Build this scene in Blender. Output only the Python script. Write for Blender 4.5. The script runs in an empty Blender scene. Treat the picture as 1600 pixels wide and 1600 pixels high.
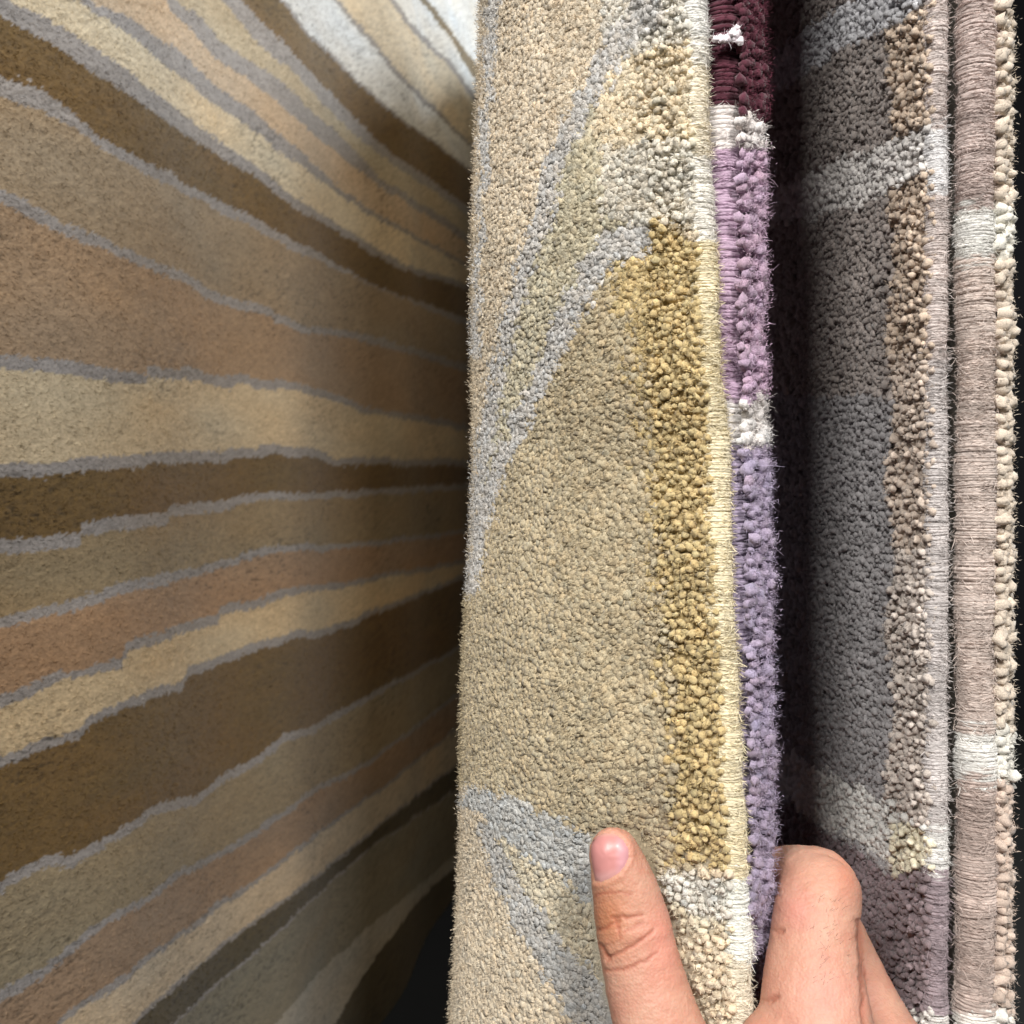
import bpy, bmesh, math, random
import numpy as np
from mathutils import Vector, Matrix
from mathutils.bvhtree import BVHTree

rng = np.random.default_rng(7)
random.seed(7)
scene = bpy.context.scene
C = scene.collection

# ------------------------------------------------------------------ camera, world, lamps, exposure
FPX = 1570.0                                   # focal length in photograph pixels (1600 wide)
cam_d = bpy.data.cameras.new('camera')
cam = bpy.data.objects.new('camera', cam_d); C.objects.link(cam)
cam.location = (0, 0, 0); cam.rotation_euler = (math.pi/2, 0, 0)
cam_d.sensor_width = 36.0; cam_d.lens = 36.0*FPX/1600.0
cam_d.clip_start = 0.01; cam_d.clip_end = 50
cam_d.dof.use_dof = True; cam_d.dof.focus_distance = 0.25; cam_d.dof.aperture_fstop = 30
scene.camera = cam

w = bpy.data.worlds.new('World'); scene.world = w; w.use_nodes = True
bg = w.node_tree.nodes['Background']
bg.inputs[0].default_value = (0.92, 0.96, 1.0, 1); bg.inputs[1].default_value = 0.022

def lamp(name, loc, target, size, power, col):
    d = bpy.data.lights.new(name, 'AREA'); d.shape = 'RECTANGLE'
    d.size, d.size_y = size; d.energy = power; d.color = col
    o = bpy.data.objects.new(name, d); C.objects.link(o)
    o.location = loc
    o.rotation_euler = (Vector(target)-Vector(loc)).to_track_quat('-Z', 'Y').to_euler()
    return o
lamp('ceiling_lamp_front', (-0.66, -1.10, 1.15), (0, .3, 0), (.38, .45), 24, (1.0, .97, .93))
lamp('ceiling_lamp_aisle', (0.44, -1.25, 1.25), (0, .3, 0), (.28, .45), 31, (1.0, .97, .93))
lamp('ceiling_lamp_back', (0.62, 1.05, 1.95), (-.1, .95, .5), (.16, .16), 30, (.92, .97, 1.0))

vs = scene.view_settings
vs.view_transform = 'Standard'; vs.look = 'None'; vs.gamma = 1; vs.exposure = 0.46
vs.use_curve_mapping = False
scene.render.engine = 'CYCLES'

# ------------------------------------------------------------------ helpers
def P(px, py, Y):
    px = np.asarray(px, float); py = np.asarray(py, float); Y = np.asarray(Y, float)
    return np.stack(np.broadcast_arrays((px-800)/FPX*Y, Y, (800-py)/FPX*Y), -1)
def proj(V):
    return 800+V[..., 0]/V[..., 1]*FPX, 800-V[..., 2]/V[..., 1]*FPX
SAT = .80                                      # wool dyes are duller than they look close up
def lin(c):
    c = np.asarray(c, float)/255.0
    if SAT != 1: c = c.mean(-1, keepdims=True)*(1-SAT)+c*SAT
    return np.where(c <= .04045, c/12.92, ((c+.055)/1.055)**2.4)

def _h(ix, iy, seed):
    n = (ix.astype(np.int64)*374761393 + iy.astype(np.int64)*668265263 + seed*974634777) & 0xffffffff
    n = ((n ^ (n >> 13))*1274126177) & 0xffffffff
    return ((n ^ (n >> 16)) & 0xffff)/65535.0
def vn(x, y, seed=0):
    x = np.asarray(x, float); y = np.asarray(y, float)
    x0 = np.floor(x); y0 = np.floor(y); fx = x-x0; fy = y-y0
    fx = fx*fx*(3-2*fx); fy = fy*fy*(3-2*fy)
    a = _h(x0, y0, seed); b = _h(x0+1, y0, seed); c = _h(x0, y0+1, seed); d = _h(x0+1, y0+1, seed)
    return (a*(1-fx)+b*fx)*(1-fy)+(c*(1-fx)+d*fx)*fy
def fbm(x, y, seed=0, o=3):
    s = 0; a = .5; t = 0
    for k in range(o):
        s = s+a*vn(x*2**k, y*2**k, seed+k*17); t += a; a *= .5
    return s/t

def mesh_np(name, V, faces, col=None, smooth=True):
    V = np.asarray(V, np.float32).reshape(-1, 3)
    me = bpy.data.meshes.new(name)
    me.vertices.add(len(V)); me.vertices.foreach_set('co', V.ravel())
    idx = np.concatenate([np.asarray(f, np.int32).ravel() for f in faces])
    cnt = np.concatenate([np.full(len(f), np.asarray(f).shape[1], np.int32) for f in faces])
    me.loops.add(len(idx)); me.loops.foreach_set('vertex_index', idx)
    me.polygons.add(len(cnt))
    st = np.concatenate([[0], np.cumsum(cnt)[:-1]]).astype(np.int32)
    me.polygons.foreach_set('loop_start', st); me.polygons.foreach_set('loop_total', cnt)
    me.polygons.foreach_set('use_smooth', np.full(len(cnt), smooth))
    if col is not None:
        at = me.color_attributes.new('Col', 'FLOAT_COLOR', 'POINT')
        cc = np.ones((len(V), 4), np.float32); cc[:, :3] = np.asarray(col).reshape(-1, 3)
        at.data.foreach_set('color', cc.ravel())
    me.update(calc_edges=True); me.validate()
    return me
def link(name, me, mat, parent=None, kind=None):
    o = bpy.data.objects.new(name, me); C.objects.link(o)
    if len(me.materials) == 0: me.materials.append(mat)
    if parent is not None:
        o.parent = parent
        r = parent
        off = Vector((0, 0, 0))
        while r is not None: off += r.location; r = r.parent
        o.matrix_parent_inverse = Matrix.Translation(-off)
    if kind: o['kind'] = kind
    return o
def thing(name, label, cat, loc, group=None):
    o = bpy.data.objects.new(name, None); C.objects.link(o); o.location = loc
    o.empty_display_size = .02
    o['label'] = label; o['category'] = cat
    if group: o['group'] = group
    return o
def grid_faces(nr, nc):
    i = np.arange(nr*nc).reshape(nr, nc)
    return np.stack([i[:-1, :-1], i[:-1, 1:], i[1:, 1:], i[1:, :-1]], -1).reshape(-1, 4)
def inpoly(x, y, poly):
    poly = np.asarray(poly, float); r = np.zeros(np.shape(x), bool)
    for (x1, y1), (x2, y2) in zip(poly, np.roll(poly, -1, 0)):
        if y1 == y2: continue
        c = ((y1 > y) != (y2 > y)) & (x < (x2-x1)*(y-y1)/(y2-y1)+x1)
        r ^= c
    return r
def dpoly(x, y, pl):
    """distance to polyline and width there (pl rows x, y, halfwidth): returns d - halfwidth"""
    pl = np.asarray(pl, float); best = np.full(np.shape(x), 1e9)
    for a, b in zip(pl[:-1], pl[1:]):
        d = b[:2]-a[:2]; L = d@d
        t = np.clip(((x-a[0])*d[0]+(y-a[1])*d[1])/L, 0, 1)
        q = np.hypot(x-a[0]-t*d[0], y-a[1]-t*d[1])-(a[2]+t*(b[2]-a[2]))
        best = np.minimum(best, q)
    return best

# ------------------------------------------------------------------ materials
def nodes(name):
    m = bpy.data.materials.new(name); m.use_nodes = True
    nt = m.node_tree
    return m, nt, nt.nodes['Principled BSDF']
def wool(name, bump_scale=2600, bump=.5, dist=.0003, sheen=.25, aniso=None, mott=.25):
    m, nt, b = nodes(name)
    N = nt.nodes.new; L = nt.links.new
    at = N('ShaderNodeAttribute'); at.attribute_name = 'Col'
    oi = N('ShaderNodeObjectInfo')
    mx = N('ShaderNodeMix'); mx.data_type = 'RGBA'; mx.blend_type = 'MULTIPLY'; mx.inputs[0].default_value = 1
    L(at.outputs['Color'], mx.inputs[6]); L(oi.outputs['Color'], mx.inputs[7])
    ge = N('ShaderNodeNewGeometry')
    mp = N('ShaderNodeMapping')
    L(ge.outputs['Position'], mp.inputs[0])
    if aniso: mp.inputs['Scale'].default_value = aniso
    n1 = N('ShaderNodeTexNoise'); n1.inputs['Scale'].default_value = bump_scale; n1.inputs['Detail'].default_value = 3
    L(mp.outputs[0], n1.inputs['Vector'])
    # heathered yarn: fine colour change from fibre to fibre
    mr = N('ShaderNodeMapRange'); mr.inputs[1].default_value = .3; mr.inputs[2].default_value = .7
    mr.inputs[3].default_value = 1-mott; mr.inputs[4].default_value = 1+mott*.6
    L(n1.outputs['Fac'], mr.inputs[0])
    m2 = N('ShaderNodeMix'); m2.data_type = 'RGBA'; m2.blend_type = 'MULTIPLY'; m2.inputs[0].default_value = 1
    L(mx.outputs[2], m2.inputs[6]); L(mr.outputs[0], m2.inputs[7])
    L(m2.outputs[2], b.inputs['Base Color'])
    bp = N('ShaderNodeBump'); bp.inputs['Strength'].default_value = bump; bp.inputs['Distance'].default_value = dist
    L(n1.outputs['Fac'], bp.inputs['Height']); L(bp.outputs[0], b.inputs['Normal'])
    b.inputs['Roughness'].default_value = .95
    b.inputs['Specular IOR Level'].default_value = .15
    b.inputs['Sheen Weight'].default_value = sheen; b.inputs['Sheen Roughness'].default_value = .6
    return m
M_wool = wool('wool_pile', bump=.4)
M_fuzz = wool('wool_fibre', bump=.0, sheen=.1, mott=.1)
M_bind = wool('binding_yarn', bump_scale=2200, bump=.6, dist=.0003, aniso=(.35, .35, 1.6))
M_sheared = wool('sheared_wool', bump_scale=1500, bump=.45, dist=.0003, sheen=.15, aniso=(.45, .45, 1.3), mott=.22)
M_canvas = wool('canvas_backing', bump_scale=900, bump=.4, mott=.15)

def plain(name, col, rough=.8):
    m, nt, b = nodes(name)
    n = nt.nodes.new('ShaderNodeTexNoise'); n.inputs['Scale'].default_value = 30; n.inputs['Detail'].default_value = 6
    r = nt.nodes.new('ShaderNodeValToRGB')
    r.color_ramp.elements[0].color = (*[c*.6 for c in col], 1); r.color_ramp.elements[1].color = (*[c*1.3 for c in col], 1)
    nt.links.new(n.outputs['Fac'], r.inputs[0]); nt.links.new(r.outputs[0], b.inputs['Base Color'])
    b.inputs['Roughness'].default_value = rough
    return m

# ------------------------------------------------------------------ setting
floor = link('floor', mesh_np('floor', [(-3, -2.5, -.62), (3, -2.5, -.62), (3, 3, -.62), (-3, 3, -.62)], [np.array([[0, 1, 2, 3]])]), plain('dark_floor', (.010, .010, .009)), kind='structure')
wall = link('back_wall', mesh_np('back_wall', [(-3, 3, -.62), (3, 3, -.62), (3, 3, 2.2), (-3, 3, 2.2)], [np.array([[0, 1, 2, 3]])]), plain('dark_wall', (.004, .004, .007)), kind='structure')

# ------------------------------------------------------------------ tuft templates and pile builders
def tuft_template(seed, lump, SEG=8):
    r = np.random.default_rng(seed)
    th = np.radians([34, 68, 104]); ph = np.arange(SEG)/SEG*2*np.pi
    V = [(0, 0, 1.0)]
    for i, t in enumerate(th):
        for p in ph:
            k = 1+r.normal(0, lump)
            V.append((k*math.sin(t)*math.cos(p), k*math.sin(t)*math.sin(p), k*math.cos(t)))
    V = np.array(V); V[0, 2] *= 1+r.normal(0, lump)
    V[SEG*2+1:, 2] -= .55                      # skirt goes down into the pile
    V[SEG*2+1:, :2] *= .8
    return V
TUFT = np.array([tuft_template(s, .17) for s in range(16)])
def tuft_faces(SEG, RG):
    t = [(0, 1+k, 1+(k+1) % SEG) for k in range(SEG)]
    q = [(1+i*SEG+k, 1+(i+1)*SEG+k, 1+(i+1)*SEG+(k+1) % SEG, 1+i*SEG+(k+1) % SEG) for i in range(RG-1) for k in range(SEG)]
    return np.array(t), np.array(q)
T_tri, T_quad = tuft_faces(8, 3); NV = TUFT.shape[1]
def tuft_low(seed):
    r = np.random.default_rng(500+seed); V = [(0, 0, 1.0)]
    for t, k0 in ((np.radians(55), 1), (np.radians(112), .9)):
        for p in np.arange(6)/6*2*np.pi+r.uniform(0, 1):
            k = k0*(1+r.normal(0, .2)); V.append((k*math.sin(t)*math.cos(p), k*math.sin(t)*math.sin(p), math.cos(t)*k-(.35 if t > 1.5 else 0)))
    return np.array(V)
LOW = np.array([tuft_low(k) for k in range(16)]); L_tri, L_quad = tuft_faces(6, 2)

def frames(n, spin, lean=None):
    """orthonormal frames with third axis along n (plus lean), spun about it"""
    n = n if lean is None else n+lean
    n = n/np.linalg.norm(n, axis=1, keepdims=True)
    a = np.tile([0, 0, 1.0], (len(n), 1)); par = np.abs(n[:, 2]) > .9; a[par] = (1, 0, 0)
    t = np.cross(a, n); t /= np.linalg.norm(t, axis=1, keepdims=True); b = np.cross(n, t)
    c, s = np.cos(spin)[:, None], np.sin(spin)[:, None]
    return np.stack([t*c+b*s, -t*s+b*c, n], -1)          # columns

TUFT_MESH = []
for k in range(16):
    TUFT_MESH.append(mesh_np('tuft', TUFT[k], [T_tri, T_quad], np.ones((NV, 3))))
    TUFT_MESH[-1].materials.append(M_wool)

def build_pile(rug, pos, nrm, rad, hgt, col, lean=None, singles=0, rank=None, low=None):
    """tufts: the `singles` that show largest become objects of their own, the rest one mesh"""
    n = len(pos); var = rng.integers(0, 16, n); R = frames(nrm, rng.uniform(0, 6.28, n), lean)
    sc = np.stack([rad*rng.uniform(.85, 1.2, n), rad*rng.uniform(.85, 1.2, n), hgt], -1)
    order = np.argsort(rank) if rank is not None else np.arange(n)
    one, rest = order[:singles], order[singles:]
    low = np.zeros(n, bool) if low is None else low
    for nm, sel, tp, f3, f4 in (('pile', rest[~low[rest]], TUFT, T_tri, T_quad), ('sheared_pile', rest[low[rest]], LOW, L_tri, L_quad)):
        if len(sel) == 0: continue
        nv = tp.shape[1]
        V = np.einsum('nij,nkj->nki', R[sel], tp[var[sel]]*sc[sel][:, None, :])+pos[sel][:, None, :]
        off = (np.arange(len(sel))*nv)[:, None, None]
        cc = np.repeat(col[sel][:, None, :], nv, 1)
        link(nm, mesh_np(nm, V, [(f3[None]+off).reshape(-1, 3), (f4[None]+off).reshape(-1, 4)], cc), M_wool, rug, 'stuff')
    for i in one:
        o = bpy.data.objects.new('tuft', TUFT_MESH[var[i]]); C.objects.link(o)
        o.parent = rug; o.matrix_parent_inverse = Matrix.Translation(-rug.location)
        M = np.eye(4); M[:3, :3] = R[i]*sc[i][None, :]; M[:3, 3] = pos[i]
        o.matrix_basis = Matrix(M.tolist())
        o.color = (*col[i], 1)

def build_nap(rug, pos, dirv, length, width, col, name='nap'):
    """short wool nap: one slim leaf-shaped quad per fibre"""
    n = len(pos); d = dirv/np.linalg.norm(dirv, axis=1, keepdims=True)
    b = rng.normal(0, 1, (n, 3)); side = np.cross(d, b); side /= np.linalg.norm(side, axis=1, keepdims=True)
    wv = side*width[:, None]; L = length[:, None]
    V = np.stack([pos, pos+d*L*.45+wv, pos+d*L, pos+d*L*.45-wv], 1)
    F = np.array([[0, 1, 2, 3]])+(np.arange(n)*4)[:, None]
    link(name, mesh_np(name, V, [F], np.repeat(col[:, None, :], 4, 1)), M_fuzz, rug, 'stuff')

def build_fuzz(rug, pos, dirv, length, width, col, name='loose_fibres', curl=.6):
    """thin curved wool fibres, three-point ribbons"""
    n = len(pos); L = length[:, None]
    d = dirv/np.linalg.norm(dirv, axis=1, keepdims=True)
    b = rng.normal(0, 1, (n, 3)); b -= (b*d).sum(1, keepdims=True)*d; b /= np.linalg.norm(b, axis=1, keepdims=True)
    side = np.cross(d, b)
    p0 = pos; p1 = pos+d*L*.5+b*L*.18*curl; p2 = pos+d*L*.85+b*L*.62*curl
    wv = side*width[:, None]
    V = np.stack([p0-wv, p0+wv, p1-wv*.9, p1+wv*.9, p2-wv*.4, p2+wv*.4], 1)
    off = (np.arange(n)*6)[:, None]
    F = np.concatenate([np.array([[0, 1, 3, 2]])+off, np.array([[2, 3, 5, 4]])+off])
    link(name, mesh_np(name, V, [F], np.repeat(col[:, None, :], 6, 1)), M_fuzz, rug, 'stuff')

class Profile:
    """plan curve (x, y) of a hanging rug's pile surface; s is the length along it from the free edge"""
    def __init__(self, pts, warp=None, flip=1):
        p = np.array(pts, float)
        # Catmull-Rom
        q = np.vstack([2*p[0]-p[1], p, 2*p[-1]-p[-2]]); out = []
        for i in range(1, len(q)-2):
            t = np.linspace(0, 1, 24, endpoint=False)[:, None]
            out.append(.5*(2*q[i]+(q[i+1]-q[i-1])*t+(2*q[i-1]-5*q[i]+4*q[i+1]-q[i+2])*t**2+(3*q[i]-q[i-1]-3*q[i+1]+q[i+2])*t**3))
        out.append(p[-1:]); self.c = np.vstack(out)
        self.s = np.concatenate([[0], np.cumsum(np.linalg.norm(np.diff(self.c, axis=0), axis=1))])
        self.warp = warp; self.flip = flip; self.len = self.s[-1]
    def xy(self, s, z):
        x = np.interp(s, self.s, self.c[:, 0]); y = np.interp(s, self.s, self.c[:, 1])
        lo = s < 0                                        # straight continuation past the edge
        if np.any(lo):
            t = (self.c[1]-self.c[0])/np.linalg.norm(self.c[1]-self.c[0])
            x = np.where(lo, self.c[0, 0]+s*t[0], x); y = np.where(lo, self.c[0, 1]+s*t[1], y)
        if self.warp: x, y = self.warp(s, z, x, y)
        return x, y
    def pos(self, s, z, off=0.0):
        s = np.asarray(s, float); z = np.asarray(z, float)
        s, z = np.broadcast_arrays(s, z)
        x, y = self.xy(s, z); n = self.nrm(s, z)
        return np.stack([x, y, z], -1)+n*np.asarray(off)[..., None] if np.ndim(off) else np.stack([x, y, z], -1)+n*off
    def nrm(self, s, z):
        e = 4e-4
        x1, y1 = self.xy(s+e, z); x0, y0 = self.xy(s-e, z)
        t = np.stack([x1-x0, y1-y0, 0*x1], -1); t /= np.linalg.norm(t, axis=-1, keepdims=True)
        n = np.stack([t[..., 1], -t[..., 0], 0*x1], -1)*self.flip
        return n

def backing(rug, prof, zs, ss, thick, colf, drop):
    """solid cloth body under the pile: front sheet, back sheet and rims"""
    S, Z = np.meshgrid(ss, zs)
    A = prof.pos(S, Z, -drop); B = prof.pos(S, Z, -drop-thick)
    nr, nc = S.shape; f = grid_faces(nr, nc); n = nr*nc
    i = np.arange(n).reshape(nr, nc)
    ring = np.concatenate([i[0], i[1:, -1], i[-1, ::-1][1:], i[::-1, 0][1:]])
    rim = np.stack([ring[:-1], ring[1:], ring[1:]+n, ring[:-1]+n], -1)
    ca = colf(S, Z).reshape(-1, 3); cb = np.tile(lin((150, 140, 125)), (n, 1))
    link('backing', mesh_np('backing', np.concatenate([A.reshape(-1, 3), B.reshape(-1, 3)]),
         [f, f[:, ::-1]+n, rim], np.concatenate([ca, cb])), M_sheared, rug)

def binding(rug, ctrf, r, a0, a1, z0, z1, pitch, colf, fuzz=7000, sides=4, thick=.62, fl=.0035):
    """overcast edge: yarn strands wrapped round the rug's edge, angles measured in plan"""
    zk = np.arange(z0, z1, pitch); zk = zk+rng.normal(0, pitch*.28, len(zk))
    n = len(zk); m = 8
    ang = np.linspace(0, 1, m)[None]*(a1-a0)+a0+rng.normal(0, .06, (n, 1))+np.linspace(1, 0, m)[None]*(rng.normal(0, .16, (n, 1))+.9*(vn(zk/.003, 0*zk, 15)-.5)[:, None])
    cx, cy = ctrf(zk)
    rr = r*(1+.15*(vn(zk/.005, 0*zk, 5)-.5)+.16*(vn(zk/.017, 0*zk, 6)-.5)+rng.normal(0, .018, n))[:, None]*(1+.012*rng.normal(0, 1, (n, m)))
    slant = rng.normal(0, .6, (n, 1))*pitch*np.linspace(-1, 1, m)[None]+pitch*.8*np.sin(np.linspace(0, 3.1, m))[None]*rng.normal(.2, .4, (n, 1))
    cen = np.stack([cx[:, None]+rr*np.cos(ang), cy[:, None]+rr*np.sin(ang), zk[:, None]+slant], -1)
    rad = np.stack([np.cos(ang), np.sin(ang), 0*ang], -1)
    tube = (pitch*thick*rng.uniform(.7, 1.25, n))[:, None, None]
    ph = np.arange(sides)/sides*2*np.pi
    V = cen[:, :, None, :]+tube[..., None]*(np.cos(ph)[None, None, :, None]*rad[:, :, None, :]+np.sin(ph)[None, None, :, None]*np.array([0, 0, 1.0]))
    i = np.arange(n*m*sides).reshape(n, m, sides); j = np.roll(i, -1, 2)
    F = np.stack([i[:, :-1], j[:, :-1], j[:, 1:], i[:, 1:]], -1).reshape(-1, 4)
    px, py = proj(cen)
    col = colf(px, py, zk[:, None]+0*ang)*rng.uniform(.88, 1.08, (n, 1, 1))
    link('binding', mesh_np('binding', V, [F], np.repeat(col[:, :, None, :], sides, 2)), M_bind, rug, 'stuff')
    # core under the strands
    zz = np.linspace(z0, z1, 90); aa = np.linspace(0, 2*np.pi, 25)[:-1]
    cx, cy = ctrf(zz)
    Vc = np.stack([cx[:, None]+r*.9*np.cos(aa), cy[:, None]+r*.9*np.sin(aa), zz[:, None]+0*aa], -1)
    px, py = proj(Vc)
    i = np.arange(90*24).reshape(90, 24); j = np.roll(i, -1, 1)
    Fc = np.stack([i[:-1], j[:-1], j[1:], i[1:]], -1).reshape(-1, 4)
    link('edge_cord', mesh_np('edge_cord', Vc, [Fc], colf(px, py, zz[:, None]+0*aa)), M_bind, rug)
    # combed fibres lying along the strands and standing off the edge
    k = fuzz; zf = rng.uniform(z0, z1, k); af = rng.uniform(a0, a1, k); cx, cy = ctrf(zf)
    rd = np.stack([np.cos(af), np.sin(af), 0*af], -1); tg = np.stack([-np.sin(af), np.cos(af), 0*af], -1)
    pf = np.stack([cx, cy, zf], -1)+rd*r*1.04
    dv = tg*np.where(rng.random(k) < .85, np.sign((a0+a1)/2-af), rng.choice([-1, 1], k))[:, None]+rd*rng.uniform(-.08, .18, k)[:, None]+rng.normal(0, .34, (k, 3))
    px, py = proj(pf)
    build_fuzz(rug, pf, dv, fl*rng.uniform(.3, 1.3, k), rng.uniform(.00003, .00010, k), np.clip(colf(px, py, zf)*rng.uniform(.80, 1.2, (k, 1)), 0, 1), 'binding_fibres', .45)

def jitter_grid(s0, s1, z0, z1, d, jit=.38):
    S, Z = np.meshgrid(np.arange(s0, s1, d), np.arange(z0, z1, d*.88))
    S[1::2] += d*.5
    S = S+rng.uniform(-jit, jit, S.shape)*d; Z = Z+rng.uniform(-jit, jit, Z.shape)*d
    return S.ravel(), Z.ravel()

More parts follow.
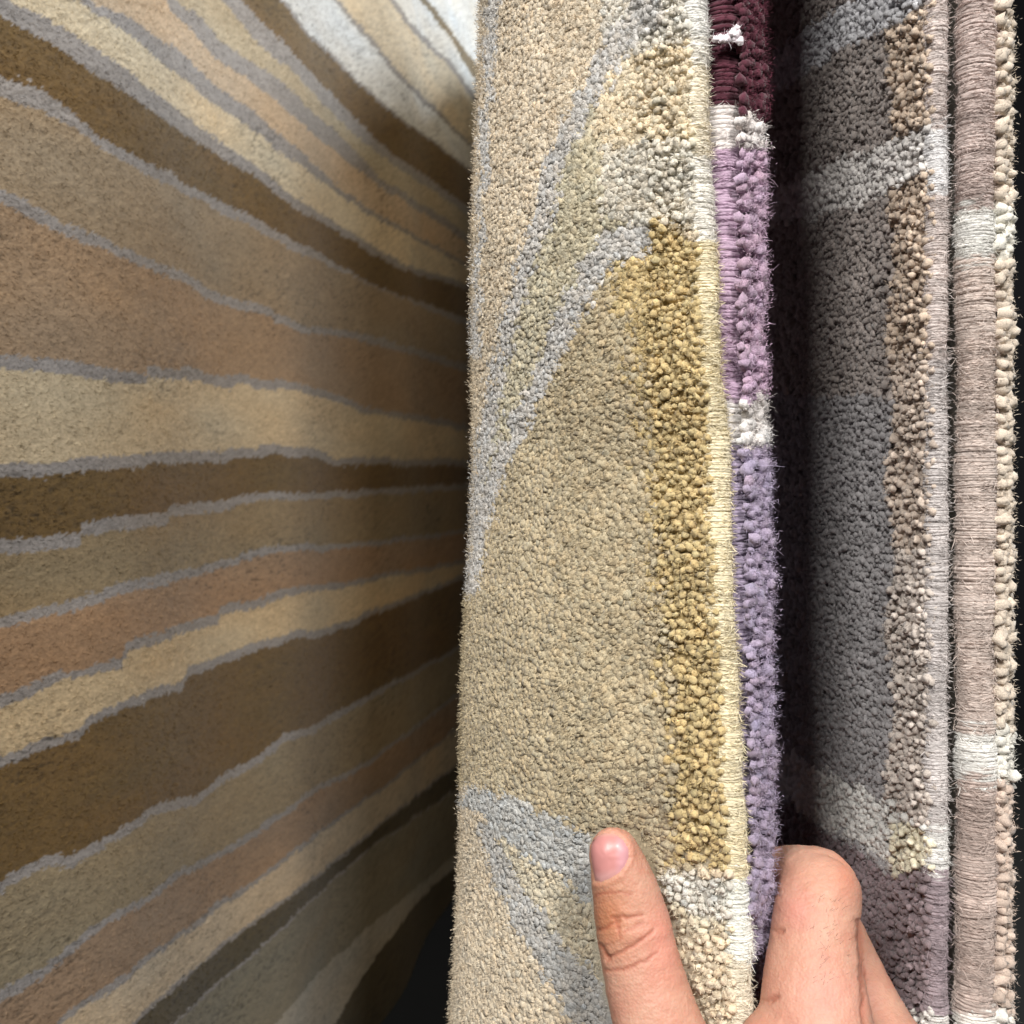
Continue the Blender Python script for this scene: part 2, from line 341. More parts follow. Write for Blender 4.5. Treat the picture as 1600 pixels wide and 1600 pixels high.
# ------------------------------------------------------------------ 1 the wide striped rug hanging on the left
def left_rug():
    global SAT
    SAT = .88
    TX, Y0, X0 = .21, .40, -.204                       # plan line x = X0 + TX (y - Y0)
    hem = lambda Y: -.435+(Y-.767)*.10
    ztop = .72
    t = thing('hanging_rug', 'wide hanging rug with fanning brown, tan, cream and grey stripes on the left', 'rug', (X0, Y0, -.46))
    # columns even in picture pixels so the near part is finely meshed
    pxc = np.concatenate([np.linspace(-260, -30, 30, endpoint=False), np.arange(-30, 745, 3.0), np.linspace(746, 850, 25)])
    r = (pxc-800)/FPX
    Yc = (X0-TX*Y0)/(r-TX); Xc = r*Yc
    zt = 840/FPX*Yc; zb = np.maximum(hem(Yc), -860/FPX*Yc)
    nd = 560; u = np.linspace(0, 1, nd)
    Z = zb[None]+(zt-zb)[None]*u[:, None]
    up = zt[None]+(np.maximum(ztop, zt+.02)-zt)[None]*np.linspace(0, 1, 14)[1:, None]
    lo = (hem(Yc)-.001)[None]+(zb-hem(Yc)+.001)[None]*np.linspace(0, 1, 9)[:-1, None]
    Z = np.concatenate([lo, Z, up]); X = np.tile(Xc, (len(Z), 1)); Y = np.tile(Yc, (len(Z), 1))
    # gentle vertical waves of the hanging cloth
    nrm = np.array([1, -TX, 0])/math.hypot(1, TX)
    wav = .003*np.sin((Y-.4)*15+Z*1.3)+.004*np.sin((Y-.86)*31+1.0)
    px, py = proj(np.stack([X, Y, Z], -1)+nrm*wav[..., None])
    al = Y*1.0                                         # along the rug
    # stair-stepped knots: boundaries wobble
    wob = (fbm(al*55, Z*160, 3, 2)-.5)*4*(.6/Y)+(vn(al*520, Z*900, 9)-.5)*6*(.5/Y)+(vn(al*1400, Z*1800, 10)-.5)*5*(.5/Y)
    step = (_h(np.floor(al*34+vn(al*3, Z*9, 2)*1.5), np.floor(Z*28), 8)-.5)*7.0*(.55/Y)
    yq = py+wob+step
    def bl(pts):
        pts = np.array(pts, float); x, y = pts[:, 0], pts[:, 1]
        r_ = np.interp(px, x, y)
        s0 = (y[1]-y[0])/max(x[1]-x[0], 1e-6) if x[1] > x[0]+5 else (y[2]-y[0])/(x[2]-x[0])
        s1 = (y[-1]-y[-2])/(x[-1]-x[-2])
        r_ = np.where(px < x[0], y[0]+(px-x[0])*s0, r_); r_ = np.where(px > x[-1], y[-1]+(px-x[-1])*s1, r_)
        return r_
    grey, cream, tan, peach, brown, olive, white = 'g', 'c', 't', 'p', 'b', 'o', 'w'
    # (boundary centre line, half thickness left, right) grey seams; colour of the field below each seam
    B = [  # plain boundaries top down: (polyline, colour below)
        ([(560, -260), (690, 0), (742, 70)], white),
        ([(540, -260), (668, 0), (740, 95)], 'b3'),
        ([(500, -230), (655, 0), (700, 55), (742, 125)], white),
        ([(420, -300), (618, 0), (655, 48), (703, 95), (745, 150)], grey),
        ([(410, -300), (605, 0), (655, 62), (703, 108), (745, 165)], cream),
        ([(300, -340), (527, 0), (560, 33), (594, 71), (617, 104), (665, 152), (731, 218)], grey),
        ([(295, -340), (518, 0), (552, 38), (588, 78), (611, 111), (660, 160), (731, 226)], white),
        ([(200, -320), (447, 0), (480, 46), (522, 86), (570, 133), (617, 176), (665, 209), (736, 266)], grey),
        ([(195, -320), (437, 0), (480, 56), (522, 96), (570, 142), (617, 184), (665, 216), (736, 272)], brown),
        ([(150, -300), (380, 0), (427, 47), (465, 90), (499, 124), (546, 176), (594, 223), (665, 275), (727, 318)], grey),
        ([(50, -330), (342, 0), (392, 57), (446, 105), (492, 150), (540, 200), (594, 245), (665, 292), (727, 334)], tan),
        ([(0, -230), (281, 0), (314, 25), (342, 59), (390, 93), (437, 126), (485, 168), (532, 211), (594, 275), (712, 352)], grey),
        ([(0, -190), (250, 0), (294, 38), (322, 80), (370, 114), (417, 149), (465, 191), (515, 232), (594, 292), (712, 368)], 'p2'),
        ([(0, -108), (150, 0), (200, 24), (247, 54), (295, 92), (342, 136), (390, 166), (437, 205), (522, 283), (570, 322), (712, 400)], grey),
        ([(0, -70), (120, 0), (180, 40), (228, 77), (275, 118), (322, 158), (370, 187), (417, 223), (522, 298), (570, 335), (712, 408)], 'c1'),
        ([(0, -8), (95, 40), (142, 72), (190, 103), (285, 172), (323, 203), (380, 243), (427, 278), (456, 302), (522, 344), (570, 377), (632, 412), (727, 441)], grey),
        ([(0, 30), (95, 84), (142, 117), (190, 144), (285, 208), (323, 233), (380, 269), (427, 302), (456, 324), (522, 361), (570, 393), (632, 424), (727, 452)], brown),
        ([(0, 114), (47, 128), (95, 157), (142, 199), (190, 228), (266, 266), (285, 285), (332, 304), (380, 332), (427, 356), (475, 380), (522, 408), (560, 432), (617, 456), (727, 494)], grey),
        ([(0, 147), (47, 166), (114, 199), (166, 237), (237, 275), (285, 304), (332, 323), (404, 366), (475, 399), (546, 432), (727, 510)], 't3'),
        ([(0, 296), (47, 315), (95, 344), (166, 369), (214, 397), (285, 421), (332, 451), (404, 475), (475, 505), (570, 520), (712, 563)], grey),
        ([(0, 323), (47, 342), (95, 368), (166, 392), (214, 419), (285, 443), (332, 471), (404, 493), (475, 520), (570, 534), (712, 577)], 'p4'),
        ([(0, 550), (95, 560), (190, 575), (228, 580), (230, 566), (285, 573), (366, 590), (370, 585), (427, 592), (503, 605), (570, 632), (712, 659)], grey),
        ([(0, 577), (95, 586), (190, 599), (228, 603), (230, 589), (285, 596), (366, 612), (370, 604), (427, 611), (503, 621), (570, 645), (712, 671)], 'c2'),
        ([(0, 724), (71, 725), (142, 715), (223, 711), (229, 703), (351, 702), (361, 698), (427, 694), (499, 700), (522, 713), (712, 716)], grey),
        ([(0, 750), (71, 750), (142, 741), (223, 735), (229, 727), (351, 724), (361, 719), (427, 713), (499, 717), (522, 728), (712, 729)], brown),
        ([(0, 840), (60, 836), (125, 829), (128, 812), (200, 809), (260, 800), (265, 789), (340, 779), (400, 768), (500, 766), (720, 754)], grey),
        ([(0, 869), (60, 864), (125, 857), (128, 840), (200, 835), (260, 824), (265, 812), (340, 801), (400, 784), (500, 780), (720, 766)], 'o5'),
        ([(0, 966), (75, 949), (100, 935), (190, 910), (280, 891), (350, 872), (425, 853), (500, 849), (575, 845), (720, 826)], grey),
        ([(0, 988), (75, 971), (100, 956), (190, 930), (280, 910), (350, 889), (425, 868), (500, 862), (575, 856), (720, 834)], 'p6'),
        ([(0, 1087), (50, 1068), (100, 1044), (190, 1024), (200, 999), (275, 975), (340, 960), (345, 946), (425, 927), (465, 915), (525, 910), (575, 899), (720, 876)], grey),
        ([(0, 1113), (50, 1092), (100, 1067), (190, 1046), (200, 1021), (275, 996), (340, 980), (345, 965), (425, 944), (465, 930), (525, 924), (575, 911), (720, 884)], 'c3'),
        ([(0, 1184), (50, 1159), (125, 1140), (140, 1120), (200, 1090), (285, 1065), (295, 1041), (375, 1011), (450, 987), (520, 977), (600, 944), (715, 901)], grey),
        ([(0, 1206), (50, 1181), (125, 1160), (140, 1140), (200, 1110), (285, 1085), (295, 1060), (375, 1029), (450, 1003), (520, 992), (600, 956), (715, 909)], brown),
        ([(0, 1373), (30, 1360), (75, 1339), (110, 1334), (165, 1304), (215, 1275), (250, 1255), (295, 1245), (350, 1206), (430, 1161), (440, 1146), (500, 1127), (600, 1068), (715, 1010)], grey),
        ([(0, 1397), (30, 1384), (75, 1361), (110, 1356), (165, 1326), (215, 1296), (250, 1275), (295, 1265), (350, 1224), (430, 1179), (440, 1164), (500, 1143), (600, 1081), (715, 1018)], 't7'),
        ([(0, 1545), (75, 1505), (150, 1446), (225, 1396), (300, 1347), (375, 1307), (450, 1258), (500, 1223), (575, 1189), (710, 1086)], grey),
        ([(0, 1567), (75, 1525), (150, 1464), (225, 1414), (300, 1363), (375, 1323), (450, 1272), (500, 1237), (575, 1200), (710, 1094)], 'p8'),
        ([(0, 1710), (100, 1581), (160, 1542), (210, 1512), (280, 1453), (350, 1403), (415, 1359), (500, 1295), (600, 1226), (705, 1142)], grey),
        ([(0, 1730), (100, 1599), (160, 1558), (210, 1528), (280, 1467), (350, 1417), (415, 1371), (500, 1306), (600, 1235), (705, 1149)], 'c4'),
        ([(0, 1810), (210, 1595), (300, 1510), (370, 1455), (450, 1400), (525, 1340), (600, 1280), (690, 1210)], grey),
        ([(0, 1824), (210, 1608), (300, 1522), (370, 1466), (450, 1410), (525, 1348), (600, 1287), (690, 1216)], 'b6'),
        ([(0, 1880), (270, 1600), (350, 1525), (440, 1450), (500, 1390), (575, 1325), (700, 1240)], grey),
        ([(0, 1892), (270, 1611), (350, 1535), (440, 1458), (500, 1397), (575, 1331), (700, 1245)], 't9'),
        ([(0, 2100), (435, 1600), (500, 1520), (575, 1450), (650, 1390), (720, 1330)], 'c5'),
        ([(0, 2240), (525, 1600), (560, 1540), (600, 1480), (660, 1400), (720, 1350)], 'b6'),
    ]
    PAL = {'g': (152, 148, 147), 'c': (214, 200, 174), 'c1': (213, 197, 166), 'c2': (203, 184, 150), 'c3': (206, 185, 148), 'c4': (200, 182, 155), 'c5': (178, 172, 158),
           't': (184, 170, 142), 't3': (158, 138, 110), 't7': (152, 136, 106), 't9': (136, 128, 106), 'p2': (198, 174, 144), 'p4': (163, 136, 106), 'p6': (166, 134, 102), 'p8': (160, 132, 104),
           'b': (114, 88, 44), 'b3': (124, 104, 66), 'b6': (84, 72, 42), 'o5': (150, 130, 96), 'w': (222, 224, 224), 'o': (140, 120, 90)}
    idx = np.zeros(px.shape, int)
    prev = None
    for k, (pl, c) in enumerate(B):
        yb = bl(pl)+(2.2 if c == grey else -2.2)*np.clip(.55/Y, .3, 1)
        if prev is not None: yb = np.maximum(yb, prev)      # keep the order where lines run together
        prev = yb
        idx = np.where(yq > yb, k+1, idx)
    pal = np.array([lin(PAL[white])]+[lin(PAL[c]) for _, c in B])
    isg = np.array([0]+[c == grey for _, c in B])[idx]
    col = pal[idx]
    # cloudy dye lots along the weft, fine heather, and crack shade painted in
    cloud = fbm(al*9, Z*26, 21, 3)-.5
    heath = vn(al*240, Z*900, 31)-.5
    crack_shade = np.clip((vn(al*330, Z*1500, 41)-.66)*4, 0, 1)*np.clip(fbm(al*14, Z*30, 44, 2)*2.4-.75, 0, 1)
    col = col*(1+.36*cloud+.24*heath-.55*crack_shade+rng.normal(0, .07, px.shape))[..., None]
    warm = (fbm(al*14, Z*40, 51, 2)-.5)[..., None]
    col = col*(1+warm*np.array([.16, 0, -.22])*(1-.5*isg)[..., None])
    rough = (vn(al*900, Z*1500, 61)-.5)*.00040+(vn(al*330, Z*900, 62)-.5)*.00012+(fbm(al*30, Z*60, 63, 2)-.5)*.0008
    off = wav+rough-crack_shade*.0004
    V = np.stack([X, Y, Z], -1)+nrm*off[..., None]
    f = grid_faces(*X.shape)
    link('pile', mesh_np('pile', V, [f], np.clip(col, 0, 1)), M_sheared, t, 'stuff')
    # nap of the sheared face
    vis = np.flatnonzero(((px > -60) & (px < 740) & (py > -60) & (py < 1660)).ravel()); k = 85000
    i = vis[rng.integers(0, len(vis), k)]; Vf = V.reshape(-1, 3); cf = col.reshape(-1, 3)
    dv = np.array([TX, 1, 0])*rng.choice([-1, 1], k, p=[.3, .7])[:, None]*rng.uniform(.3, 1, k)[:, None]+nrm*rng.uniform(.05, .4, k)[:, None]+np.array([0, 0, 1.0])*rng.normal(0, .3, k)[:, None]
    build_nap(t, Vf[i]+rng.normal(0, .0003, (k, 3)), dv, .0024*rng.uniform(.4, 1.4, k), rng.uniform(.00008, .00016, k), np.clip(cf[i]*np.where(rng.random(k) < .22, .55, rng.uniform(.9, 1.12, k))[:, None], 0, 1))
    # cloth body behind
    sub = np.linspace(0, len(Z)-1, 60).astype(int); sc = np.linspace(0, len(Yc)-1, 60).astype(int)
    W = np.stack([X, Y, Z], -1)[np.ix_(sub, sc)]+nrm*wav[np.ix_(sub, sc)][..., None]
    A = W-nrm*.003; Bk = W-nrm*.011; n = 3600; f = grid_faces(60, 60); i = np.arange(n).reshape(60, 60)
    ring = np.concatenate([i[0], i[1:, -1], i[-1, ::-1][1:], i[::-1, 0][1:]])
    rim = np.stack([ring[:-1], ring[1:], ring[1:]+n, ring[:-1]+n], -1)
    link('backing', mesh_np('backing', np.concatenate([A.reshape(-1, 3), Bk.reshape(-1, 3)]), [f, f[:, ::-1]+n, rim], np.tile(lin((150, 138, 118)), (2*n, 1))), M_canvas, t)
left_rug()
SAT = .80

# ------------------------------------------------------------------ 2 the mustard rug held by the hand (pile to the left)
EZ = np.array([0, 150, 400, 600, 850, 1000, 1150, 1300, 1450, 1600.]); EX = np.array([1095, 1100, 1112, 1124, 1136, 1143, 1150, 1157, 1164, 1170.])
SZ = np.array([0, 200, 400, 560, 750, 900, 1050, 1200, 1350, 1500, 1600.]); SX = np.array([742, 738, 733, 728, 724, 718, 712, 706, 698, 690, 685.])
S_SIL = .112
def ext(v, a, b):
    r = np.interp(v, a, b)
    r = np.where(v < a[0], b[0]+(v-a[0])*(b[1]-b[0])/(a[1]-a[0]), r)
    return np.where(v > a[-1], b[-1]+(v-a[-1])*(b[-1]-b[-2])/(a[-1]-a[-2]), r)
def warp2(s, z, x, y):
    v = np.clip(800-z/y*FPX, -700, 2400)
    de = (ext(v, EZ, EX)-1126)*.243/FPX
    ds = (ext(v, SZ, SX)-724)*.305/FPX
    k = np.clip(s/S_SIL, 0, 1.0)
    far = np.clip(1-(s-S_SIL)/.15, 0, 1)
    ripple = .0012*np.sin(z*47+1)*np.clip(s/.03, 0, 1)+.0008*np.sin(z*120)*np.clip(1-s/.05, 0, 1)
    return x+(de*(1-k)+ds*k)*far+ripple*.5, y+ripple
prof2 = Profile([(.0466, .2376), (.040, .2425), (.030, .250), (.015, .2605), (.002, .274), (-.0075, .289), (-.0133, .305), (-.0120, .332), (-.004, .38), (.004, .46), (.008, .62), (.004, .95), (0, 1.25)], warp2, flip=-1)
Z2 = (-.47, .60)

def pat2(px, py, jit=True):
    sh = np.shape(px)
    if jit:
        x = px+(fbm(px/22, py/22, 71, 2)-.5)*18+rng.uniform(-3.5, 3.5, sh); y = py+(fbm(px/22, py/22, 72, 2)-.5)*18+rng.uniform(-3.5, 3.5, sh)
    else: x, y = px, py
    c = np.empty(sh+(3,)); c[:] = lin((216, 198, 168))                         # peach tan field
    def put(mask, rgb): c[mask] = lin(rgb)
    put(y < 330-(x-800)*.2, (218, 200, 171))
    sage = (200, 189, 158); greyv = (197, 193, 187); must_sheen = (193, 175, 138)
    # sage field between the two grey seams
    D1 = [(1010, 20, 26), (965, 62, 22), (938, 110, 18), (905, 165, 15), (880, 215, 14), (858, 270, 12), (843, 330, 13), (822, 400, 12), (800, 465, 11), (782, 540, 10), (765, 620, 9), (750, 720, 9), (738, 830, 8)]
    D2 = [(985, 372, 26), (955, 385, 24), (925, 420, 20), (893, 480, 17), (862, 540, 15), (832, 605, 14), (803, 668, 13), (780, 715, 11), (762, 765, 10), (745, 830, 9), (732, 920, 8)]
    d1 = np.array(D1); d2 = np.array(D2)
    P1 = [tuple(q[:2]) for q in D1]; P2 = [tuple(q[:2]) for q in D2]
    put(inpoly(x, y, P1+[(732, 920)]+P2[::-1]+[(1000, 300), (960, 250), (950, 150)]), sage)
    put(inpoly(x, y, [(950, 88), (1068, 60), (1092, 80), (1095, 235), (960, 262), (930, 240), (925, 170)]), (224, 206, 172))   # warm tufts
    put(inpoly(x, y, [(935, 232), (1098, 215), (1112, 350), (985, 350), (930, 330)]), (218, 209, 190))
    put(inpoly(x, y, [(955, -300), (1100, -300), (1100, 62), (1040, 70), (950, 92), (935, 40)]), (214, 207, 192))
    # one mustard; sheen put into the colour: face greyed, border rows yellower
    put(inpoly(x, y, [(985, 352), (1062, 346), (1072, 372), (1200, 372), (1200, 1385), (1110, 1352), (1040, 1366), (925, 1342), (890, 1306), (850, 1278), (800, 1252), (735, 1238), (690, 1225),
                      (690, 930), (745, 850), (765, 770), (800, 690), (850, 585), (885, 510), (920, 450), (955, 405)]), must_sheen)
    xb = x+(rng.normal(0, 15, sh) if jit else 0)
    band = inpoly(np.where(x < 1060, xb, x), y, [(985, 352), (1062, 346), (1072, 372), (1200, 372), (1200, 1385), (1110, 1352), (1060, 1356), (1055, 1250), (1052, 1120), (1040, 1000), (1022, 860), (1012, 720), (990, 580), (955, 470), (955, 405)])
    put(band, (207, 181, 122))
    fz = rng.uniform(-9, 4, sh) if jit else -3
    put(dpoly(x, y, D1)+fz < 0, greyv); put(dpoly(x, y, D2)+fz < 0, greyv)
    put((dpoly(x, y, [(772, -300, 9), (766, 0, 9), (752, 220, 7), (742, 420, 6), (735, 560, 5)]) < 0), (206, 203, 198))
    # below the mustard
    put(inpoly(x, y, [(760, 1290), (930, 1380), (1040, 1380), (1230, 1400), (1230, 2500), (900, 2500), (905, 1600), (850, 1500), (800, 1400)]), (210, 197, 168))
    put(dpoly(x, y, [(735, 1252, 14), (790, 1278, 26), (850, 1312, 34), (905, 1352, 36), (960, 1410, 30)])+fz < 0, (190, 190, 186))
    put(dpoly(x, y, [(1040, 1385, 22), (1090, 1400, 30), (1180, 1420, 34)]) < 0, (212, 208, 196))
    put(dpoly(x, y, [(752, 1300, 10), (785, 1370, 16), (820, 1440, 20), (865, 1510, 26), (920, 1575, 34), (1000, 1680, 40)])+fz < 0, (190, 187, 181))
    put(inpoly(x, y, [(1040, 1460), (1250, 1460), (1250, 2500), (1040, 2500)]), (220, 203, 172))
    return c
def uv2(s, z):
    """pattern coordinates: what the rug shows in front, carried on round the fold"""
    V = prof2.pos(s, z); px, py = proj(V)
    return np.where(s > S_SIL*.93, 738-(s-S_SIL*.93)*2500, px), np.where(s > S_SIL*1.1, 800-z/.31*FPX, py)
def rug2():
    t = thing('hanging_rug', 'mustard, sage and grey rug with cream bound edge, pinched under the thumb', 'rug', (0, .45, Z2[0]))
    backing(t, prof2, np.linspace(Z2[0], Z2[1], 130), np.concatenate([np.linspace(.001, .28, 90), np.linspace(.29, prof2.len, 40)]), .0055,
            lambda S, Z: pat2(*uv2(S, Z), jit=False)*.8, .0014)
    zb, zt = -.172, .172
    # fine sheared face, then larger knots in the last rows before the edge
    S1, Z1 = jitter_grid(.0135, .034, zb-.005, zt+.005, .00138)
    S1b, Z1b = jitter_grid(.034, .122, zb-.02, zt+.02, .00138, .30)
    S1c, Z1c = jitter_grid(.122, .285, zb-.03, zt+.03, .0038)
    S1 = np.concatenate([S1, S1b, S1c]); Z1 = np.concatenate([Z1, Z1b, Z1c])
    S2, Z2_ = jitter_grid(.0012, .0165, zb, zt, .00180, .36)
    edge = .0145+.0026*(vn(Z1/.006, 0*Z1, 81)*2-1)
    k1 = S1 > edge; k2 = S2 < .0145+.0026*(vn(Z2_/.006, 0*Z2_, 81)*2-1)+.0004
    S = np.concatenate([S1[k1], S2[k2]]); Z = np.concatenate([Z1[k1], Z2_[k2]]); big = np.concatenate([np.zeros(k1.sum()), np.ones(k2.sum())])
    lump = fbm(S*180, Z*130, 84, 2)-.5; wide = 1+1.9*(S > .122)
    trans = np.clip((S-.016)/.05, 0, 1)
    rad = np.where(big > 0, .00098*rng.uniform(.72, 1.3, len(S)), (.00128-.00014*trans)*rng.uniform(.8, 1.2, len(S)))
    hgt = np.where(big > 0, rad*rng.uniform(.75, 1.15, len(S)), rad*(rng.uniform(.09, .25, len(S))+.5*np.exp(-np.clip(S-.0150, 0, 1)/.0045)))
    off = -.0012+np.where(big > 0, .0005+rng.normal(0, .0003, len(S))+lump*.0009, rng.normal(0, .00008, len(S))+lump*.0006*(1-.7*trans))
    px, py = uv2(S, Z)
    press = dpoly(px, py, [(962, 1338, 42), (992, 1470, 62), (1028, 1600, 72), (1056, 1700, 88)])      # pile pushed down by the thumb
    off = off-.0013*np.exp(-(np.clip(press, 0, 99)/9)**2)
    pos = prof2.pos(S, Z, off); n = prof2.nrm(S, Z)
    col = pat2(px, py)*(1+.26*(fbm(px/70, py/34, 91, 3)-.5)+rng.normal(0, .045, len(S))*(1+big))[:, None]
    # heather: odd paler or darker yarn ends
    odd = rng.random(len(S)); col[odd < .03] *= 1.15; col[odd > .97] *= .84
    col = col*(1+rng.normal(0, .022, (len(S), 1))*np.array([1, 0, -1.2]))
    lean = np.stack([0*S-.25, 0*S, .15+.5*(fbm(S*60, Z*40, 95, 2)-.5)], -1)*(.4+.0*big)[:, None]+rng.normal(0, 1, (len(S), 3))*(.08+.16*big)[:, None]
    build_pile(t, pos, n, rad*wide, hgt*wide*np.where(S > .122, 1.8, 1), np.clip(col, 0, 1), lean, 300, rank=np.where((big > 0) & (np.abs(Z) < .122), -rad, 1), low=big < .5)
    # nap over the face: fibres standing out of every yarn end
    k = 190000; i = rng.choice(len(S), k, p=(w_ := (1+1.2*(S < .045)+2.2*big)*(S < .13))/w_.sum())
    pf = pos[i]+n[i]*(hgt[i]*.35)[:, None]+rng.normal(0, 1, (k, 3))*(rad[i]*.55)[:, None]
    br = (fbm(S[i]*70, Z[i]*45, 97, 2)-.5)[:, None]*1.6
    dv = n[i]*rng.uniform(.1, .6, k)[:, None]+rng.normal(0, .36, (k, 3))+(np.array([-.5, 0, .2])+br*np.array([.1, 0, 1]))*(1-.7*big[i])[:, None]
    build_nap(t, pf, dv, .00095*rng.uniform(.5, 1.35, k), rng.uniform(.00006, .00013, k), np.clip(col[i]*rng.uniform(.86, 1.14, (k, 1)), 0, 1))
    k = 9000; i = rng.integers(0, len(S), k)
    build_fuzz(t, pos[i]+n[i]*(hgt[i]*.5)[:, None], n[i]*.5+rng.normal(0, .6, (k, 3)), .0022*rng.uniform(.4, 1.4, k), rng.uniform(.00003, .00005, k), np.clip(col[i]*rng.uniform(.95, 1.35, (k, 1)), 0, 1))
    # the far part of the face, deep in the gap: sheared wool seen only from afar
    Sg, Zg = np.meshgrid(np.linspace(.28, prof2.len, 170), np.linspace(Z2[0], Z2[1], 240))
    Vg = prof2.pos(Sg, Zg, -.0004+(vn(Sg*260, Zg*330, 301)-.5)*.0012)
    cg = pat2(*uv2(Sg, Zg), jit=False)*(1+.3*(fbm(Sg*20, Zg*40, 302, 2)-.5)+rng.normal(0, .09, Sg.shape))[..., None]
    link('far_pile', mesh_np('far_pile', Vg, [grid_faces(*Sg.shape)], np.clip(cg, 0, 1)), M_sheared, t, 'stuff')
    # bound edge
    def ctr(z):
        x, y = prof2.xy(0*z+.0006, z)
        return x+.0017+.0008*(vn(z/.008, 0*z, 77)-.5), y+.0040
    def bcol(px, py, z):
        c = np.empty(np.shape(px)+(3,)); y = py+(vn(z/.004, px/9, 7)-.5)*16+(_h(np.floor(z/.0007), 0*z, 3)-.5)*26
        c[:] = lin((238, 224, 186))
        c[y < 372] = lin((236, 231, 220)); c[(y < 240) & (y > 110)] = lin((240, 229, 205)); c[y < 60] = lin((230, 228, 222))
        c[(y > 1372) & (y < 1500)] = lin((234, 234, 224)); c[y >= 1500] = lin((230, 220, 196))
        return c*(.9+.2*vn(z/.0012, px/30, 8))[..., None]
    binding(t, ctr, .0033, math.radians(185), math.radians(392), zb-.02, zt+.02, .00044, bcol, 26000, thick=.9, fl=.0025)
rug2()

# ------------------------------------------------------------------ 3 the purple rug back to back with it (pile to the right)
def warp3(s, z, x, y):
    v = np.clip(800-z/.25*FPX, -700, 2400)
    vx = np.array([-100, 0, 120, 185, 260, 500, 700, 900, 1200, 1380, 1480, 1600]); vv = np.array([1195, 1196, 1200, 1196, 1197, 1199, 1203, 1211, 1213, 1213, 1206, 1185.])
    dx = (ext(v, vx, vv)-1205)*.25/FPX
    return x+dx*np.clip(1-s/.2, 0, 1), y+np.clip((v-1380)/220, 0, 2)*.008*np.clip(1-s/.1, 0, 1)
prof3 = Profile([(.0600, .2432), (.0637, .2475), (.0640, .256), (.0605, .271), (.050, .289), (.038, .312), (.0305, .35), (.028, .46), (.032, .62), (.034, .95), (.036, 1.25)], warp3, flip=1)
def pat3(py, x=0, jit=8):
    y = py+rng.uniform(-jit, jit, np.shape(py))
    c = np.empty(np.shape(py)+(3,)); c[:] = lin((166, 150, 178))
    c[y < 690] = lin((188, 156, 184)); c[y < 560] = lin((190, 158, 184)); c[(y < 700) & (y > 625)] = lin((226, 220, 216))
    c[y < 232] = lin((226, 218, 214)); c[y < 165+np.clip((x-1150)*.9, -12, 60)] = lin((96, 36, 54)); c[y > 1150] = lin((158, 142, 168))
    return c
def rug3():
    t = thing('hanging_rug', 'purple rug edge with burgundy top and white bands, behind the mustard rug', 'rug', (.04, .45, Z2[0]))
    backing(t, prof3, np.linspace(Z2[0], Z2[1], 130), np.concatenate([np.linspace(.004, .1, 30), np.linspace(.11, prof3.len, 40)]), .0075,
            lambda S, Z: pat3(800-Z/.25*FPX, 1205, 0)*.8, .002)
    zb, zt = -.165, .172
    S, Z = jitter_grid(-.0040, .030, zb, zt, .0022, .55)
    n = prof3.nrm(S, Z); lump = fbm(S*90, Z*170, 101, 2)-.5
    rad = .00135*rng.uniform(.7, 1.3, len(S)); hgt = rad*rng.uniform(.6, 1.0, len(S))
    pos = prof3.pos(S, Z, -.0016+lump*.0022+rng.normal(0, .0004, len(S)))
    px, py = proj(pos)
    col = pat3(np.where(S > .02, 800-Z/.25*FPX, py), px)*(1+.3*(fbm(S*150, Z*90, 104, 2)-.5)+rng.normal(0, .09, len(S)))[:, None]
    col = col*(1+rng.normal(0, .02, (len(S), 1))*np.array([1, 0, -.6]))
    build_pile(t, pos, n, rad, hgt, np.clip(col, 0, 1), rng.normal(0, .25, (len(S), 3)), 300, rank=np.where((S < .006) & (np.abs(Z) < .125), -rad, 1))
    k = 70000; vis = np.where(S < .015)[0]; i = vis[rng.integers(0, len(vis), k)]
    build_nap(t, pos[i]+n[i]*(hgt[i]*.4)[:, None]+rng.normal(0, 1, (k, 3))*(rad[i]*.6)[:, None], n[i]*rng.uniform(.1, .8, k)[:, None]+rng.normal(0, .6, (k, 3)), .0010*rng.uniform(.5, 1.35, k), rng.uniform(.00005, .00011, k), np.clip(col[i]*rng.uniform(.85, 1.2, (k, 1)), 0, 1))
    k = 9000; i = vis[rng.integers(0, len(vis), k)]
    pf = pos[i]+n[i]*(hgt[i]*.6)[:, None]+rng.normal(0, .0007, (k, 3))
    build_fuzz(t, pf, n[i]*rng.uniform(0, .6, k)[:, None]+rng.normal(0, .6, (k, 3)), .0019*rng.uniform(.4, 1.3, k), rng.uniform(.00003, .00005, k), np.clip(col[i]*rng.uniform(.9, 1.4, (k, 1)), 0, 1), curl=1.6)
    # a few long stray fibres off the edge
    k = 26; i = np.where((S < .006))[0]; i = i[rng.integers(0, len(i), k)]
    build_fuzz(t, pos[i]+n[i]*.001, n[i]+rng.normal(0, .5, (k, 3))+np.array([.6, 0, 0]), rng.uniform(.003, .0075, k), np.full(k, .00004), np.clip(col[i]*1.4, 0, 1), 'stray_fibres', 1.2)
    def ctr(z):
        x, y = prof3.xy(0*z, z)
        return x-.0068, y+.0058
    binding(t, ctr, .0050, math.radians(195), math.radians(350), zb, zt, .00075, lambda px, py, z: pat3(py, 1150, 5)*(.85+.3*vn(z/.003, px/12, 12))[..., None], 20000, thick=.95, fl=.0024)
rug3()

